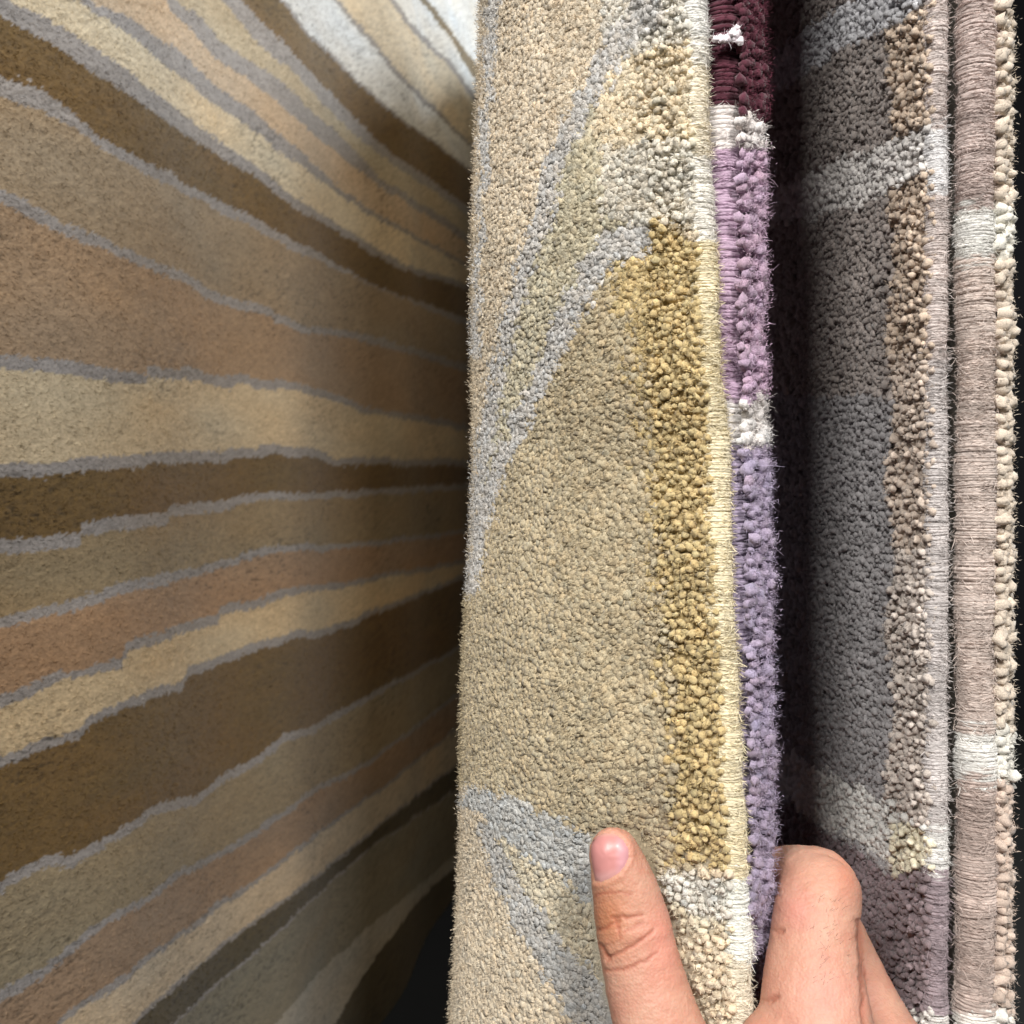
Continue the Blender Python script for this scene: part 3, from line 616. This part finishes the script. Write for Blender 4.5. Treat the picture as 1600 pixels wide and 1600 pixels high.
# ------------------------------------------------------------------ 4 the taupe rug on the next arm (pile to the left), 5 its partner (pile to the right)
prof4 = Profile([(.1128, .2682), (.1100, .2740), (.1078, .290), (.1050, .332), (.1045, .40), (.1055, .50), (.108, .65), (.112, .95), (.114, 1.25)], None, flip=-1)
def pat4(px, py, s, jit=True):
    sh = np.shape(px)
    if jit: x = px+(fbm(px/25, py/25, 111, 2)-.5)*20+rng.uniform(-4, 4, sh); y = py+(fbm(px/25, py/25, 112, 2)-.5)*20+rng.uniform(-4, 4, sh)
    else: x, y = px, py
    c = np.empty(sh+(3,)); c[:] = lin((160, 156, 157))
    near = s < .0215+.002*np.sin(y/37)  # edge rows warmer and paler: warm light at the edge put into the colour
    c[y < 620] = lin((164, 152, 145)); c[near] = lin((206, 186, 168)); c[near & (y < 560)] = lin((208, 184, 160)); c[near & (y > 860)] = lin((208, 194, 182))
    lav = lin((204, 204, 208))
    c[dpoly(x, y, [(1520, -110, 40), (1390, 5, 36), (1300, 50, 30), (1200, 130, 25)]) < 0] = lav
    c[dpoly(x, y, [(1500, 215, 26), (1440, 238, 34), (1340, 285, 38), (1200, 330, 28), (1100, 352, 20)]) < 0] = lin((222, 217, 212))
    dk = inpoly(x, y, [(1500, 1352), (1400, 1372), (1330, 1325), (1200, 1235), (1000, 1120), (1000, 2600), (1500, 2600)]); c[dk] = lin((138, 118, 122))
    c[dpoly(x, y, [(1500, 1318, 40), (1420, 1325, 38), (1330, 1270, 40), (1230, 1205, 32), (1100, 1130, 24)]) < 0] = lin((220, 218, 212))
    c[near & (dpoly(x, y, [(1500, 1318, 40), (1400, 1330, 36)]) < 0)] = lin((226, 216, 186))
    c[dpoly(x, y, [(1500, 1610, 28), (1410, 1590, 14)]) < 0] = lin((210, 206, 198))
    return c
def rug4():
    t = thing('hanging_rug', 'grey taupe rug with pale bands and mauve bound edge, right of the knuckle', 'rug', (.11, .5, Z2[0]))
    zb, zt = -.235, .235
    backing(t, prof4, np.linspace(Z2[0], Z2[1], 110), np.concatenate([np.linspace(.001, .2, 60), np.linspace(.21, prof4.len, 30)]), .0050,
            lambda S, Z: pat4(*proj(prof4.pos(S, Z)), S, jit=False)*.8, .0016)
    Sa, Za = jitter_grid(.0018, .0235, -.18, .18, .0020, .36)
    Sb, Zb = jitter_grid(.0228, .095, -.19, .19, .00175, .28); Sc, Zc = jitter_grid(.095, .17, zb, zt, .0032)
    S = np.concatenate([Sa, Sb, Sc]); Z = np.concatenate([Za, Zb, Zc])
    d = np.concatenate([0*Sa+.00105, 0*Sb+.00116, 0*Sc+.0019]); big = np.concatenate([0*Sa+1, 0*Sb, 0*Sc])
    rad = d*rng.uniform(.72, 1.3, len(S)); hgt = rad*np.where(big > 0, rng.uniform(.75, 1.2, len(S)), rng.uniform(.45, .8, len(S)))
    lump = fbm(S*150, Z*120, 121, 2)-.5
    pos = prof4.pos(S, Z, -.0012+lump*np.where(big > 0, .0016, .0009)+rng.normal(0, .0003, len(S))*(1+big)); n = prof4.nrm(S, Z)
    px, py = proj(pos)
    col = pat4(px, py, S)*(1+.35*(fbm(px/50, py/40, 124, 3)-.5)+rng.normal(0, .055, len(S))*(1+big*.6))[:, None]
    odd = rng.random(len(S)); col[odd < .03] *= 1.2; col[odd > .97] *= .8
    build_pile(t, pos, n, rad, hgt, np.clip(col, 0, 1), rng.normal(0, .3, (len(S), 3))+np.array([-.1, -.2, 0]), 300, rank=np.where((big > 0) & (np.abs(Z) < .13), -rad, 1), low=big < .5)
    k = 80000; vis = np.where(S < .095)[0]; i = vis[rng.integers(0, len(vis), k)]
    build_nap(t, pos[i]+n[i]*(hgt[i]*.35)[:, None]+rng.normal(0, 1, (k, 3))*(rad[i]*.55)[:, None], n[i]*rng.uniform(.1, .8, k)[:, None]+rng.normal(0, .55, (k, 3)), .0011*rng.uniform(.5, 1.35, k), rng.uniform(.00005, .00011, k), np.clip(col[i]*rng.uniform(.84, 1.18, (k, 1)), 0, 1))
    k = 9000; i = vis[rng.integers(0, len(vis), k)]
    build_fuzz(t, pos[i]+n[i]*(hgt[i]*.6)[:, None]+rng.normal(0, .0006, (k, 3)), n[i]*rng.uniform(.05, .5, k)[:, None]+rng.normal(0, .6, (k, 3)), .0016*rng.uniform(.4, 1.4, k), rng.uniform(.00003, .00006, k), np.clip(col[i]*rng.uniform(.85, 1.3, (k, 1)), 0, 1))
    def ctr(z):
        return .1146+.0004*(vn(z/.01, 0*z, 78)-.5), .2722+0*z
    def bcol(px, py, z):
        y = py+(vn(z/.004, px/9, 17)-.5)*20+(_h(np.floor(z/.0007), 0*z, 3)-.5)*26
        c = np.empty(np.shape(px)+(3,)); c[:] = lin((206, 198, 195)); c[y < 560] = lin((210, 196, 190))
        c[(y > 195) & (y < 300)] = lin((222, 220, 220)); c[(y > 1290) & (y < 1360)] = lin((222, 220, 216)); c[y > 1362] = lin((160, 142, 148)); c[y > 1580] = lin((214, 210, 204))
        return c*(.85+.3*vn(z/.0016, px/30, 18))[..., None]
    binding(t, ctr, .0028, math.radians(185), math.radians(372), -.185, .185, .00048, bcol, 22000, thick=.9, fl=.0024)
rug4()

prof5 = Profile([(.1328, .2692), (.1360, .2732), (.1371, .281), (.1362, .30), (.134, .34), (.134, .5), (.135, .8), (.136, 1.25)], None, flip=1)
def pat5(py, jit=8):
    y = py+rng.uniform(-jit, jit, np.shape(py)); c = np.empty(np.shape(py)+(3,)); c[:] = lin((214, 197, 176))
    c[(y > 318) & (y < 412)] = lin((232, 228, 214)); c[(y > 1135) & (y < 1222)] = lin((230, 226, 214)); c[(y > 1222) & (y < 1580)] = lin((206, 182, 164)); c[y >= 1580] = lin((228, 224, 214))
    return c
def rug5():
    t = thing('hanging_rug', 'pinkish beige rug edge with two white bands at the far right', 'rug', (.13, .5, Z2[0]))
    backing(t, prof5, np.linspace(Z2[0], Z2[1], 110), np.concatenate([np.linspace(.003, .1, 20), np.linspace(.11, prof5.len, 30)]), .0055,
            lambda S, Z: pat5(800-Z/.272*FPX, 0)*.8, .002)
    S, Z = jitter_grid(-.0012, .02, -.185, .185, .0026, .28)
    n = prof5.nrm(S, Z); rad = .00158*rng.uniform(.8, 1.25, len(S)); hgt = rad*rng.uniform(1.0, 1.5, len(S))
    pos = prof5.pos(S, Z, -.0017+rng.normal(0, .0004, len(S))); px, py = proj(pos)
    col = pat5(py)*(1+rng.normal(0, .08, len(S)))[:, None]
    build_pile(t, pos, n, rad, hgt, np.clip(col, 0, 1), rng.normal(0, .3, (len(S), 3)), 240, rank=np.where((S < .004) & (np.abs(Z) < .135), -rad, 1))
    vis = np.where(S < .012)[0]; k = 14000; i = vis[rng.integers(0, len(vis), k)]
    build_nap(t, pos[i]+n[i]*(hgt[i]*.35)[:, None]+rng.normal(0, 1, (k, 3))*(rad[i]*.55)[:, None], n[i]*rng.uniform(.1, .8, k)[:, None]+rng.normal(0, .55, (k, 3)), .0011*rng.uniform(.5, 1.35, k), rng.uniform(.00005, .00011, k), np.clip(col[i]*rng.uniform(.84, 1.18, (k, 1)), 0, 1))
    k = 4000; i = vis[rng.integers(0, len(vis), k)]
    build_fuzz(t, pos[i]+n[i]*(hgt[i]*.6)[:, None]+rng.normal(0, .0006, (k, 3)), n[i]*rng.uniform(.05, .5, k)[:, None]+rng.normal(0, .6, (k, 3)), .0016*rng.uniform(.4, 1.4, k), rng.uniform(.00003, .00006, k), np.clip(col[i]*rng.uniform(.85, 1.3, (k, 1)), 0, 1))
    def bcol(px, py, z):
        y = py+(vn(z/.004, px/9, 27)-.5)*24+(_h(np.floor(z/.0007), 0*z, 3)-.5)*26
        c = np.empty(np.shape(px)+(3,)); c[:] = lin((210, 192, 181)); c[y < 320] = lin((206, 186, 178))
        c[(y > 322) & (y < 408)] = lin((228, 226, 220)); c[(y > 1142) & (y < 1215)] = lin((230, 228, 222)); c[(y > 1215) & (y < 1580)] = lin((196, 175, 164)); c[y >= 1580] = lin((228, 224, 216))
        return c*(.82+.34*vn(z/.0018, px/40, 28))[..., None]
    binding(t, lambda z: (.1255+.0002*np.sin(z*60), .2725+0*z), .0049, math.radians(170), math.radians(365), -.185, .185, .00052, bcol, 24000, thick=.9, fl=.0034)
rug5()

# ------------------------------------------------------------------ white lint on the burgundy band
def lint():
    t = thing('wool_lint', 'scrap of white wool lint caught on the burgundy end of the purple rug', 'lint', tuple(P(1140, 64, .2415)))
    c = P(1140, 60, .2405); V = []; F = []
    pts = [(1120, 62), (1130, 60), (1138, 62), (1146, 60), (1156, 64), (1152, 52), (1150, 46), (1144, 52), (1138, 58)]
    pos = []; 
    r = np.random.default_rng(3)
    for (x, y) in pts:
        for _ in range(5): pos.append(P(x+r.normal(0, 1.6), y+r.normal(0, 1.6), .2405+r.normal(0, .0004)))
    pos = np.array(pos); n = np.tile([0, -1.0, 0], (len(pos), 1)); R = frames(n, r.uniform(0, 6, len(pos)), r.normal(0, .4, (len(pos), 3)))
    Vv = np.einsum('nij,nkj->nki', R, TUFT[r.integers(0, 16, len(pos))]*np.array([.0008, .0006, .0008]))+pos[:, None]
    off = (np.arange(len(pos))*NV)[:, None, None]
    cc = np.tile(lin((248, 238, 244)), (len(pos)*NV, 1))
    link('fluff', mesh_np('fluff', Vv, [(T_tri[None]+off).reshape(-1, 3), (T_quad[None]+off).reshape(-1, 4)], cc), M_wool, t)
    k = 220; i = r.integers(0, len(pos), k)
    build_fuzz(t, pos[i]+r.normal(0, .0004, (k, 3)), r.normal(0, 1, (k, 3))+np.array([0, -.4, .2]), .0018*r.uniform(.4, 1.3, k), np.full(k, .00005), np.tile(lin((248, 240, 245)), (k, 1)))
lint()

# ------------------------------------------------------------------ the hand
def tube_mesh(chain, seg=28, flat=1.0, sub=10):
    """closed tapered tube through (px, py, depth, radius px) stations, round ends"""
    q = np.array(chain, float)
    c = P(q[:, 0], q[:, 1], q[:, 2]); r = q[:, 3]*q[:, 2]/FPX
    e = np.vstack([2*c[0]-c[1], c, 2*c[-1]-c[-2]]); er = np.concatenate([[r[0]], r, [r[-1]]])
    cc, rr = [], []
    for i in range(1, len(e)-2):
        for t in np.linspace(0, 1, sub, endpoint=False):
            f = lambda a, b, c_, d: .5*(2*b+(c_-a)*t+(2*a-5*b+4*c_-d)*t*t+(3*b-a-3*c_+d)*t**3)
            cc.append(f(e[i-1], e[i], e[i+1], e[i+2])); rr.append(f(er[i-1], er[i], er[i+1], er[i+2]))
    cc.append(c[-1]); rr.append(r[-1]); cc = np.array(cc); rr = np.array(rr)
    tg = np.gradient(cc, axis=0); tg /= np.linalg.norm(tg, axis=1, keepdims=True)
    # caps: extra rings
    pre = [(cc[0]-tg[0]*rr[0]*math.sin(a), rr[0]*math.cos(a), tg[0]) for a in np.radians([85, 65, 45, 25, 10])]
    post = [(cc[-1]+tg[-1]*rr[-1]*math.sin(a), rr[-1]*math.cos(a), tg[-1]) for a in np.radians([10, 25, 45, 65, 85])]
    st = pre+list(zip(cc, rr, tg))+post
    V = []
    ref = np.array([0, 1.0, 0])
    for c_, r_, t_ in st:
        b = ref-(ref@t_)*t_
        if np.linalg.norm(b) < .2: b = np.array([0, 0, 1.0])-t_[2]*t_
        b /= np.linalg.norm(b); a = np.cross(b, t_)
        ph = np.arange(seg)/seg*2*np.pi
        V.append(c_+r_*(np.cos(ph)[:, None]*a+flat*np.sin(ph)[:, None]*b))
    V = np.array(V); n = len(st)
    i = np.arange(n*seg).reshape(n, seg); j = np.roll(i, -1, 1)
    F = [list(f) for f in np.stack([i[:-1], j[:-1], j[1:], i[1:]], -1).reshape(-1, 4)]
    F.append(list(i[0][::-1])); F.append(list(i[-1]))
    return V.reshape(-1, 3), F

def hand():
    global SAT
    SAT = 1
    chains = [
        # thumb on the pile
        ([(960, 1333, .2412, 41), (969, 1362, .2412, 48), (979, 1400, .2410, 54), (990, 1450, .2402, 60), (997, 1485, .2392, 61), (1010, 1540, .2375, 65), (1027, 1600, .235, 71), (1056, 1700, .232, 88), (1105, 1830, .226, 110), (1170, 1960, .216, 130)], .92),
        # index finger hooked behind the purple rug
        ([(1110, 1400, .281, 50), (1150, 1392, .278, 54), (1205, 1384, .272, 58), (1250, 1384, .262, 61), (1279, 1390, .2515, 63), (1276, 1425, .246, 66), (1273, 1470, .2425, 69), (1272, 1530, .2385, 78), (1275, 1600, .234, 88), (1285, 1690, .228, 100), (1290, 1800, .221, 110), (1270, 2100, .205, 130)], 1.0),
        # middle, ring and little fingers behind it
        ([(1130, 1440, .318, 48), (1190, 1430, .312, 52), (1250, 1424, .300, 55), (1280, 1440, .288, 58), (1304, 1490, .278, 60), (1332, 1550, .269, 62), (1362, 1610, .262, 66), (1395, 1690, .252, 80), (1390, 1820, .238, 100), (1330, 2100, .212, 120)], 1.0),
        ([(1140, 1490, .345, 44), (1200, 1480, .338, 48), (1262, 1490, .322, 52), (1300, 1540, .306, 55), (1352, 1640, .286, 60), (1410, 1750, .268, 74), (1420, 1880, .248, 95), (1370, 2120, .220, 110)], 1.0),
        ([(1180, 1560, .360, 38), (1240, 1550, .352, 42), (1290, 1580, .336, 45), (1340, 1660, .314, 50), (1400, 1770, .290, 62), (1430, 1900, .262, 85), (1390, 2140, .228, 100)], 1.0),
        # web of the thumb, heel of the hand, wrist and forearm
        ([(1232, 1650, .232, 80), (1220, 1760, .226, 105), (1200, 1900, .217, 130), (1220, 2080, .206, 140)], 1.0),
        ([(1250, 2000, .210, 180), (1290, 2200, .200, 190), (1300, 2450, .185, 185), (1310, 2750, .168, 212)], .8),
        ([(1330, 1960, .226, 170), (1320, 2200, .206, 180)], .8),
    ]
    V, F, o = [], [], 0
    for ch, fl in chains:
        v, f = tube_mesh(ch, flat=fl); V.append(v); F += [[a+o for a in g] for g in f]; o += len(v)
    me = bpy.data.meshes.new('hand_cage'); me.from_pydata(np.concatenate(V).tolist(), [], F)
    tmp = bpy.data.objects.new('hand_cage', me); C.objects.link(tmp)
    md = tmp.modifiers.new('r', 'REMESH'); md.mode = 'VOXEL'; md.voxel_size = .0011; md.adaptivity = 0
    sm = tmp.modifiers.new('s', 'SMOOTH'); sm.factor = .5; sm.iterations = 9
    dg = bpy.context.evaluated_depsgraph_get(); ev = tmp.evaluated_get(dg)
    hm = bpy.data.meshes.new_from_object(ev); hm.name = 'hand'
    bpy.data.objects.remove(tmp)
    bm = bmesh.new(); bm.from_mesh(hm)
    def shows(v):
        if v.co.y > .275: return False
        x = 800+v.co.x/v.co.y*FPX; y = 800-v.co.z/v.co.y*FPX
        return 905 < x < 1440 and 1270 < y < 1640 and v.normal.y < .35
    ok = {v for v in bm.verts if shows(v)}
    bmesh.ops.subdivide_edges(bm, edges=[e for e in bm.edges if e.verts[0] in ok and e.verts[1] in ok], cuts=2, use_grid_fill=True, smooth=0)
    bm.to_mesh(hm); bm.free(); hm.update()
    n = len(hm.vertices); co = np.empty(n*3, np.float32); hm.vertices.foreach_get('co', co); co = co.reshape(-1, 3).astype(float)
    nm = np.empty(n*3, np.float32); hm.vertices.foreach_get('normal', nm); nm = nm.reshape(-1, 3).astype(float)
    px, py = proj(co)
    front = np.clip((-nm[:, 1]+.25)*2, 0, 1)
    disp = np.zeros(n); crease_shade = np.zeros(n)
    thumb = (px < 1130) & (co[:, 1] < .262)
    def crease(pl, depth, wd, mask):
        nonlocal disp, crease_shade
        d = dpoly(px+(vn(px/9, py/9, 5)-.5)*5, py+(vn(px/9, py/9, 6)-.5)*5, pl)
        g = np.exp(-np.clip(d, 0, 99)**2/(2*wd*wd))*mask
        disp -= depth*g; crease_shade = np.maximum(crease_shade, g)
    # folds over the thumb joint
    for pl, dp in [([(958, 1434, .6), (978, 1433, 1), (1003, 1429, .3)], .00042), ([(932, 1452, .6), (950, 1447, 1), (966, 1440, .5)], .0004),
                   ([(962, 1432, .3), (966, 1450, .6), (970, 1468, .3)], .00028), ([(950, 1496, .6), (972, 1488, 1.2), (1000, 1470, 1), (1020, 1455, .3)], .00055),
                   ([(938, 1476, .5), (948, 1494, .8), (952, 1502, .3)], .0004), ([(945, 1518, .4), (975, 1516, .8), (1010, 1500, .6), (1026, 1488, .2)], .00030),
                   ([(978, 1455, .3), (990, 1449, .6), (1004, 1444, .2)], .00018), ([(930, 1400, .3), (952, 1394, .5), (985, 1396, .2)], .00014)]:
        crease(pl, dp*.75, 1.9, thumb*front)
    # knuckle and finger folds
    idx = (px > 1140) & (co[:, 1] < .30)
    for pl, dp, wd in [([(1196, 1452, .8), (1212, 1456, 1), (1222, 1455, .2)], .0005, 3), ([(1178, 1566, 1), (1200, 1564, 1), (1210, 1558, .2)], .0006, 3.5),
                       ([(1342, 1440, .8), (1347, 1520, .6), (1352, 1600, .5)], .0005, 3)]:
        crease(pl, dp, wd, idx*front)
    bulge = lambda x, y, rx, ry: np.exp(-((px-x)/rx)**2-((py-y)/ry)**2)*front
    disp += .0004*bulge(1316, 1372, 22, 20)*idx+.0002*bulge(1245, 1360, 18, 16)*idx-.0002*bulge(1285, 1362, 16, 20)*idx
    disp += .0005*bulge(985, 1462, 40, 14)*thumb+.0004*bulge(1235, 1420, 18, 26)*idx
    disp += (fbm(px/16, py/16, 201, 3)-.5)*.00035+(vn(px/3.2, py/3.2, 203)-.5)*.00006
    # many fine wrinkles across the thumb joint and the knuckles, and a fold of skin round the nail
    wr = np.exp(-((px-980)/60)**2-((py-1470)/55)**2)*thumb+.6*np.exp(-((px-1270)/60)**2-((py-1375)/45)**2)*idx+.25
    disp -= .00022*wr*front*np.clip(vn(px/22+py/60, (py+.25*px)/3.4, 231)-.45, 0, 1)
    disp -= .00010*front*np.clip(vn((px+py)/7, (py-px)/7, 232)-.5, 0, 1)
    NAIL = [(921, 1330), (924, 1313), (932, 1304), (946, 1300), (961, 1302), (974, 1311), (983, 1326), (983, 1340), (977, 1353), (968, 1364), (952, 1374), (938, 1379), (929, 1377), (924, 1356)]
    dn = np.abs(dpoly(px, py, [(x, y, 0) for x, y in NAIL+NAIL[:1]]))
    inn = inpoly(px, py, NAIL)
    disp += thumb*front*np.where(inn, -.00025, .00022*np.exp(-((dn-5)/4.5)**2)-.00012*np.exp(-(dn/2.5)**2))
    co += nm*disp[:, None]
    hm.vertices.foreach_set('co', co.astype(np.float32).ravel())
    base = lin((200, 150, 129))
    col = np.tile(base, (n, 1))
    blot = fbm(px/34, py/34, 211, 3)-.5
    col *= 1+.30*blot[:, None]*np.array([.3, 1.1, 1.2])+.16*(fbm(px/7, py/7, 215, 3)-.5)[:, None]*np.array([.3, 1, 1])
    mix = lambda m, rgb: col*(1-m[:, None])+lin(rgb)*m[:, None]
    # browner outer side of the thumb joint, pinker pads and knuckles
    col = mix(np.clip(.75*np.exp(-((px-948)/36)**2-((py-1435)/62)**2), 0, 1)*thumb, (186, 122, 84))
    col = mix(.55*np.exp(-((px-1035)/26)**2-((py-1470)/60)**2)*thumb, (222, 150, 134))
    col = mix(.5*np.exp(-((px-1245)/26)**2-((py-1425)/34)**2)*idx, (200, 130, 120))
    col = mix(.5*np.exp(-((px-1322)/22)**2-((py-1365)/24)**2)*idx, (204, 128, 102))
    col = mix(.4*np.exp(-((px-1290)/60)**2-((py-1560)/50)**2)*idx, (220, 154, 142))
    col = mix(.5*crease_shade, (164, 88, 66))  # shade and redness of the creases put into the skin colour
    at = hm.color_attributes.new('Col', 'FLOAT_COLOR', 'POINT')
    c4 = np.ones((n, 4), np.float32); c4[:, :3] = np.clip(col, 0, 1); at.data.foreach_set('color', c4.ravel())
    hm.polygons.foreach_set('use_smooth', np.ones(len(hm.polygons), bool)); hm.update()
    # skin
    m, nt, b = nodes('skin'); N = nt.nodes.new; L = nt.links.new
    a = N('ShaderNodeAttribute'); a.attribute_name = 'Col'; L(a.outputs['Color'], b.inputs['Base Color'])
    ge = N('ShaderNodeNewGeometry')
    n1 = N('ShaderNodeTexVoronoi'); n1.inputs['Scale'].default_value = 1500; L(ge.outputs['Position'], n1.inputs['Vector'])
    n2 = N('ShaderNodeTexNoise'); n2.inputs['Scale'].default_value = 500; n2.inputs['Detail'].default_value = 4; L(ge.outputs['Position'], n2.inputs['Vector'])
    ad = N('ShaderNodeMath'); ad.operation = 'ADD'; L(n1.outputs['Distance'], ad.inputs[0]); L(n2.outputs['Fac'], ad.inputs[1])
    bp = N('ShaderNodeBump'); bp.inputs['Strength'].default_value = .34; bp.inputs['Distance'].default_value = .0003
    L(ad.outputs[0], bp.inputs['Height']); L(bp.outputs[0], b.inputs['Normal'])
    b.inputs['Roughness'].default_value = .54; b.inputs['Specular IOR Level'].default_value = .38
    b.inputs['Subsurface Weight'].default_value = .35; b.inputs['Subsurface Radius'].default_value = (1, .35, .2); b.inputs['Subsurface Scale'].default_value = .0022
    h = bpy.data.objects.new('hand', hm); C.objects.link(h); hm.materials.append(m)
    h['label'] = 'right hand with bare skin pinching the rug edge between thumb and index finger'; h['category'] = 'hand'
    # thumb nail: a thin curved plate lying in the outer side of the tip
    bv = BVHTree.FromPolygons([Vector(v) for v in co], [tuple(p.vertices) for p in hm.polygons])
    out = np.array(NAIL, float)
    cen = np.array([949, 1338.]); K = 9; m_ = 42
    tt = np.linspace(0, len(out), m_, endpoint=False); i0 = tt.astype(int) % len(out); fr = (tt-tt.astype(int))[:, None]
    ring = out[i0]*(1-fr)+out[(i0+1) % len(out)]*fr
    pts, cols = [], []
    def hit(x, y):
        d = Vector(P(x, y, 1.0)).normalized(); loc, nn, _, _ = bv.ray_cast(Vector((0, 0, 0)), d)
        if loc is None or loc.y > .26:
            loc, nn, _, _ = bv.find_nearest(Vector(P(x, y, .240)))
        return loc, nn
    def lift(k): return .00042*(1-(k)**5)+.00008 if k < 1 else -.0003
    l0, n0 = hit(*cen); pts.append(l0+n0*lift(0)); cols.append((cen[0], cen[1], 0))
    for k in range(1, K+1):
        kk = k/K
        for (x, y) in ring:
            q = cen+(np.array([x, y])-cen)*kk
            loc, nn = hit(*q); pts.append(loc+nn*lift(kk)); cols.append((q[0], q[1], kk))
    pts = np.array([tuple(p) for p in pts]); cols = np.array(cols)
    F3 = np.array([(0, 1+i, 1+(i+1) % m_) for i in range(m_)])
    F4 = np.array([(1+(k-1)*m_+i, 1+k*m_+i, 1+k*m_+(i+1) % m_, 1+(k-1)*m_+(i+1) % m_) for k in range(1, K) for i in range(m_)])
    nc = np.tile(lin((202, 138, 134)), (len(pts), 1))
    lun = np.clip((cols[:, 1]-1357+(cols[:, 0]-950)*.25)/10, 0, 1)*.55
    nc = nc*(1-lun[:, None])+lin((226, 176, 172))*lun[:, None]
    side = np.clip((cols[:, 0]-960)/10, 0, 1)*.5; nc = nc*(1-side[:, None])+lin((222, 172, 184))*side[:, None]  # lavender right part: a highlight put into the nail colour
    tip = np.clip((1309-cols[:, 1])/5, 0, 1)*.6; nc = nc*(1-tip[:, None])+lin((222, 178, 160))*tip[:, None]
    mn, ntn, bn = nodes('nail'); an = ntn.nodes.new('ShaderNodeAttribute'); an.attribute_name = 'Col'; ntn.links.new(an.outputs['Color'], bn.inputs['Base Color'])
    bn.inputs['Roughness'].default_value = .42; bn.inputs['Coat Weight'].default_value = .12; bn.inputs['Coat Roughness'].default_value = .2
    nz = ntn.nodes.new('ShaderNodeTexNoise'); nz.inputs['Scale'].default_value = 400; bb = ntn.nodes.new('ShaderNodeBump'); bb.inputs['Strength'].default_value = .08; bb.inputs['Distance'].default_value = .0003
    ntn.links.new(nz.outputs['Fac'], bb.inputs['Height']); ntn.links.new(bb.outputs[0], bn.inputs['Normal'])
    link('nail', mesh_np('nail', pts, [F3, F4], nc), mn, h)
    # short dark hairs on the index finger
    mh, nth, bh = nodes('hair'); bh.inputs['Base Color'].default_value = (.05, .03, .025, 1); bh.inputs['Roughness'].default_value = .5
    r = np.random.default_rng(11); k = 70
    hx = np.where(r.random(k) < .6, r.normal(1289, 13, k), r.normal(1300, 26, k)); hy = r.uniform(1400, 1540, k)
    p0 = []; nn0 = []
    for x, y in zip(hx, hy):
        l, q = hit(x, y) if False else bv.ray_cast(Vector((0, 0, 0)), Vector(P(x, y, 1)).normalized())[:2]
        if l is None: continue
        p0.append(tuple(l)); nn0.append(tuple(q))
    p0 = np.array(p0); nn0 = np.array(nn0); k = len(p0)
    d = nn0*.35+np.array([.5, 0, .5])+r.normal(0, .35, (k, 3)); d /= np.linalg.norm(d, axis=1, keepdims=True)
    ln = r.uniform(.0006, .0022, k)[:, None]; sd = np.cross(d, nn0); sd /= np.linalg.norm(sd, axis=1, keepdims=True); wv = sd*.000022
    V = np.stack([p0-wv, p0+wv, p0+d*ln*.6+wv*.7, p0+d*ln*.6-wv*.7, p0+d*ln-nn0*ln*.2], 1)
    o_ = (np.arange(k)*5)[:, None]
    link('hair', mesh_np('hair', V, [np.array([[0, 1, 2, 3]])+o_, np.array([[3, 2, 4]])+o_]), mh, h, 'stuff')
hand()
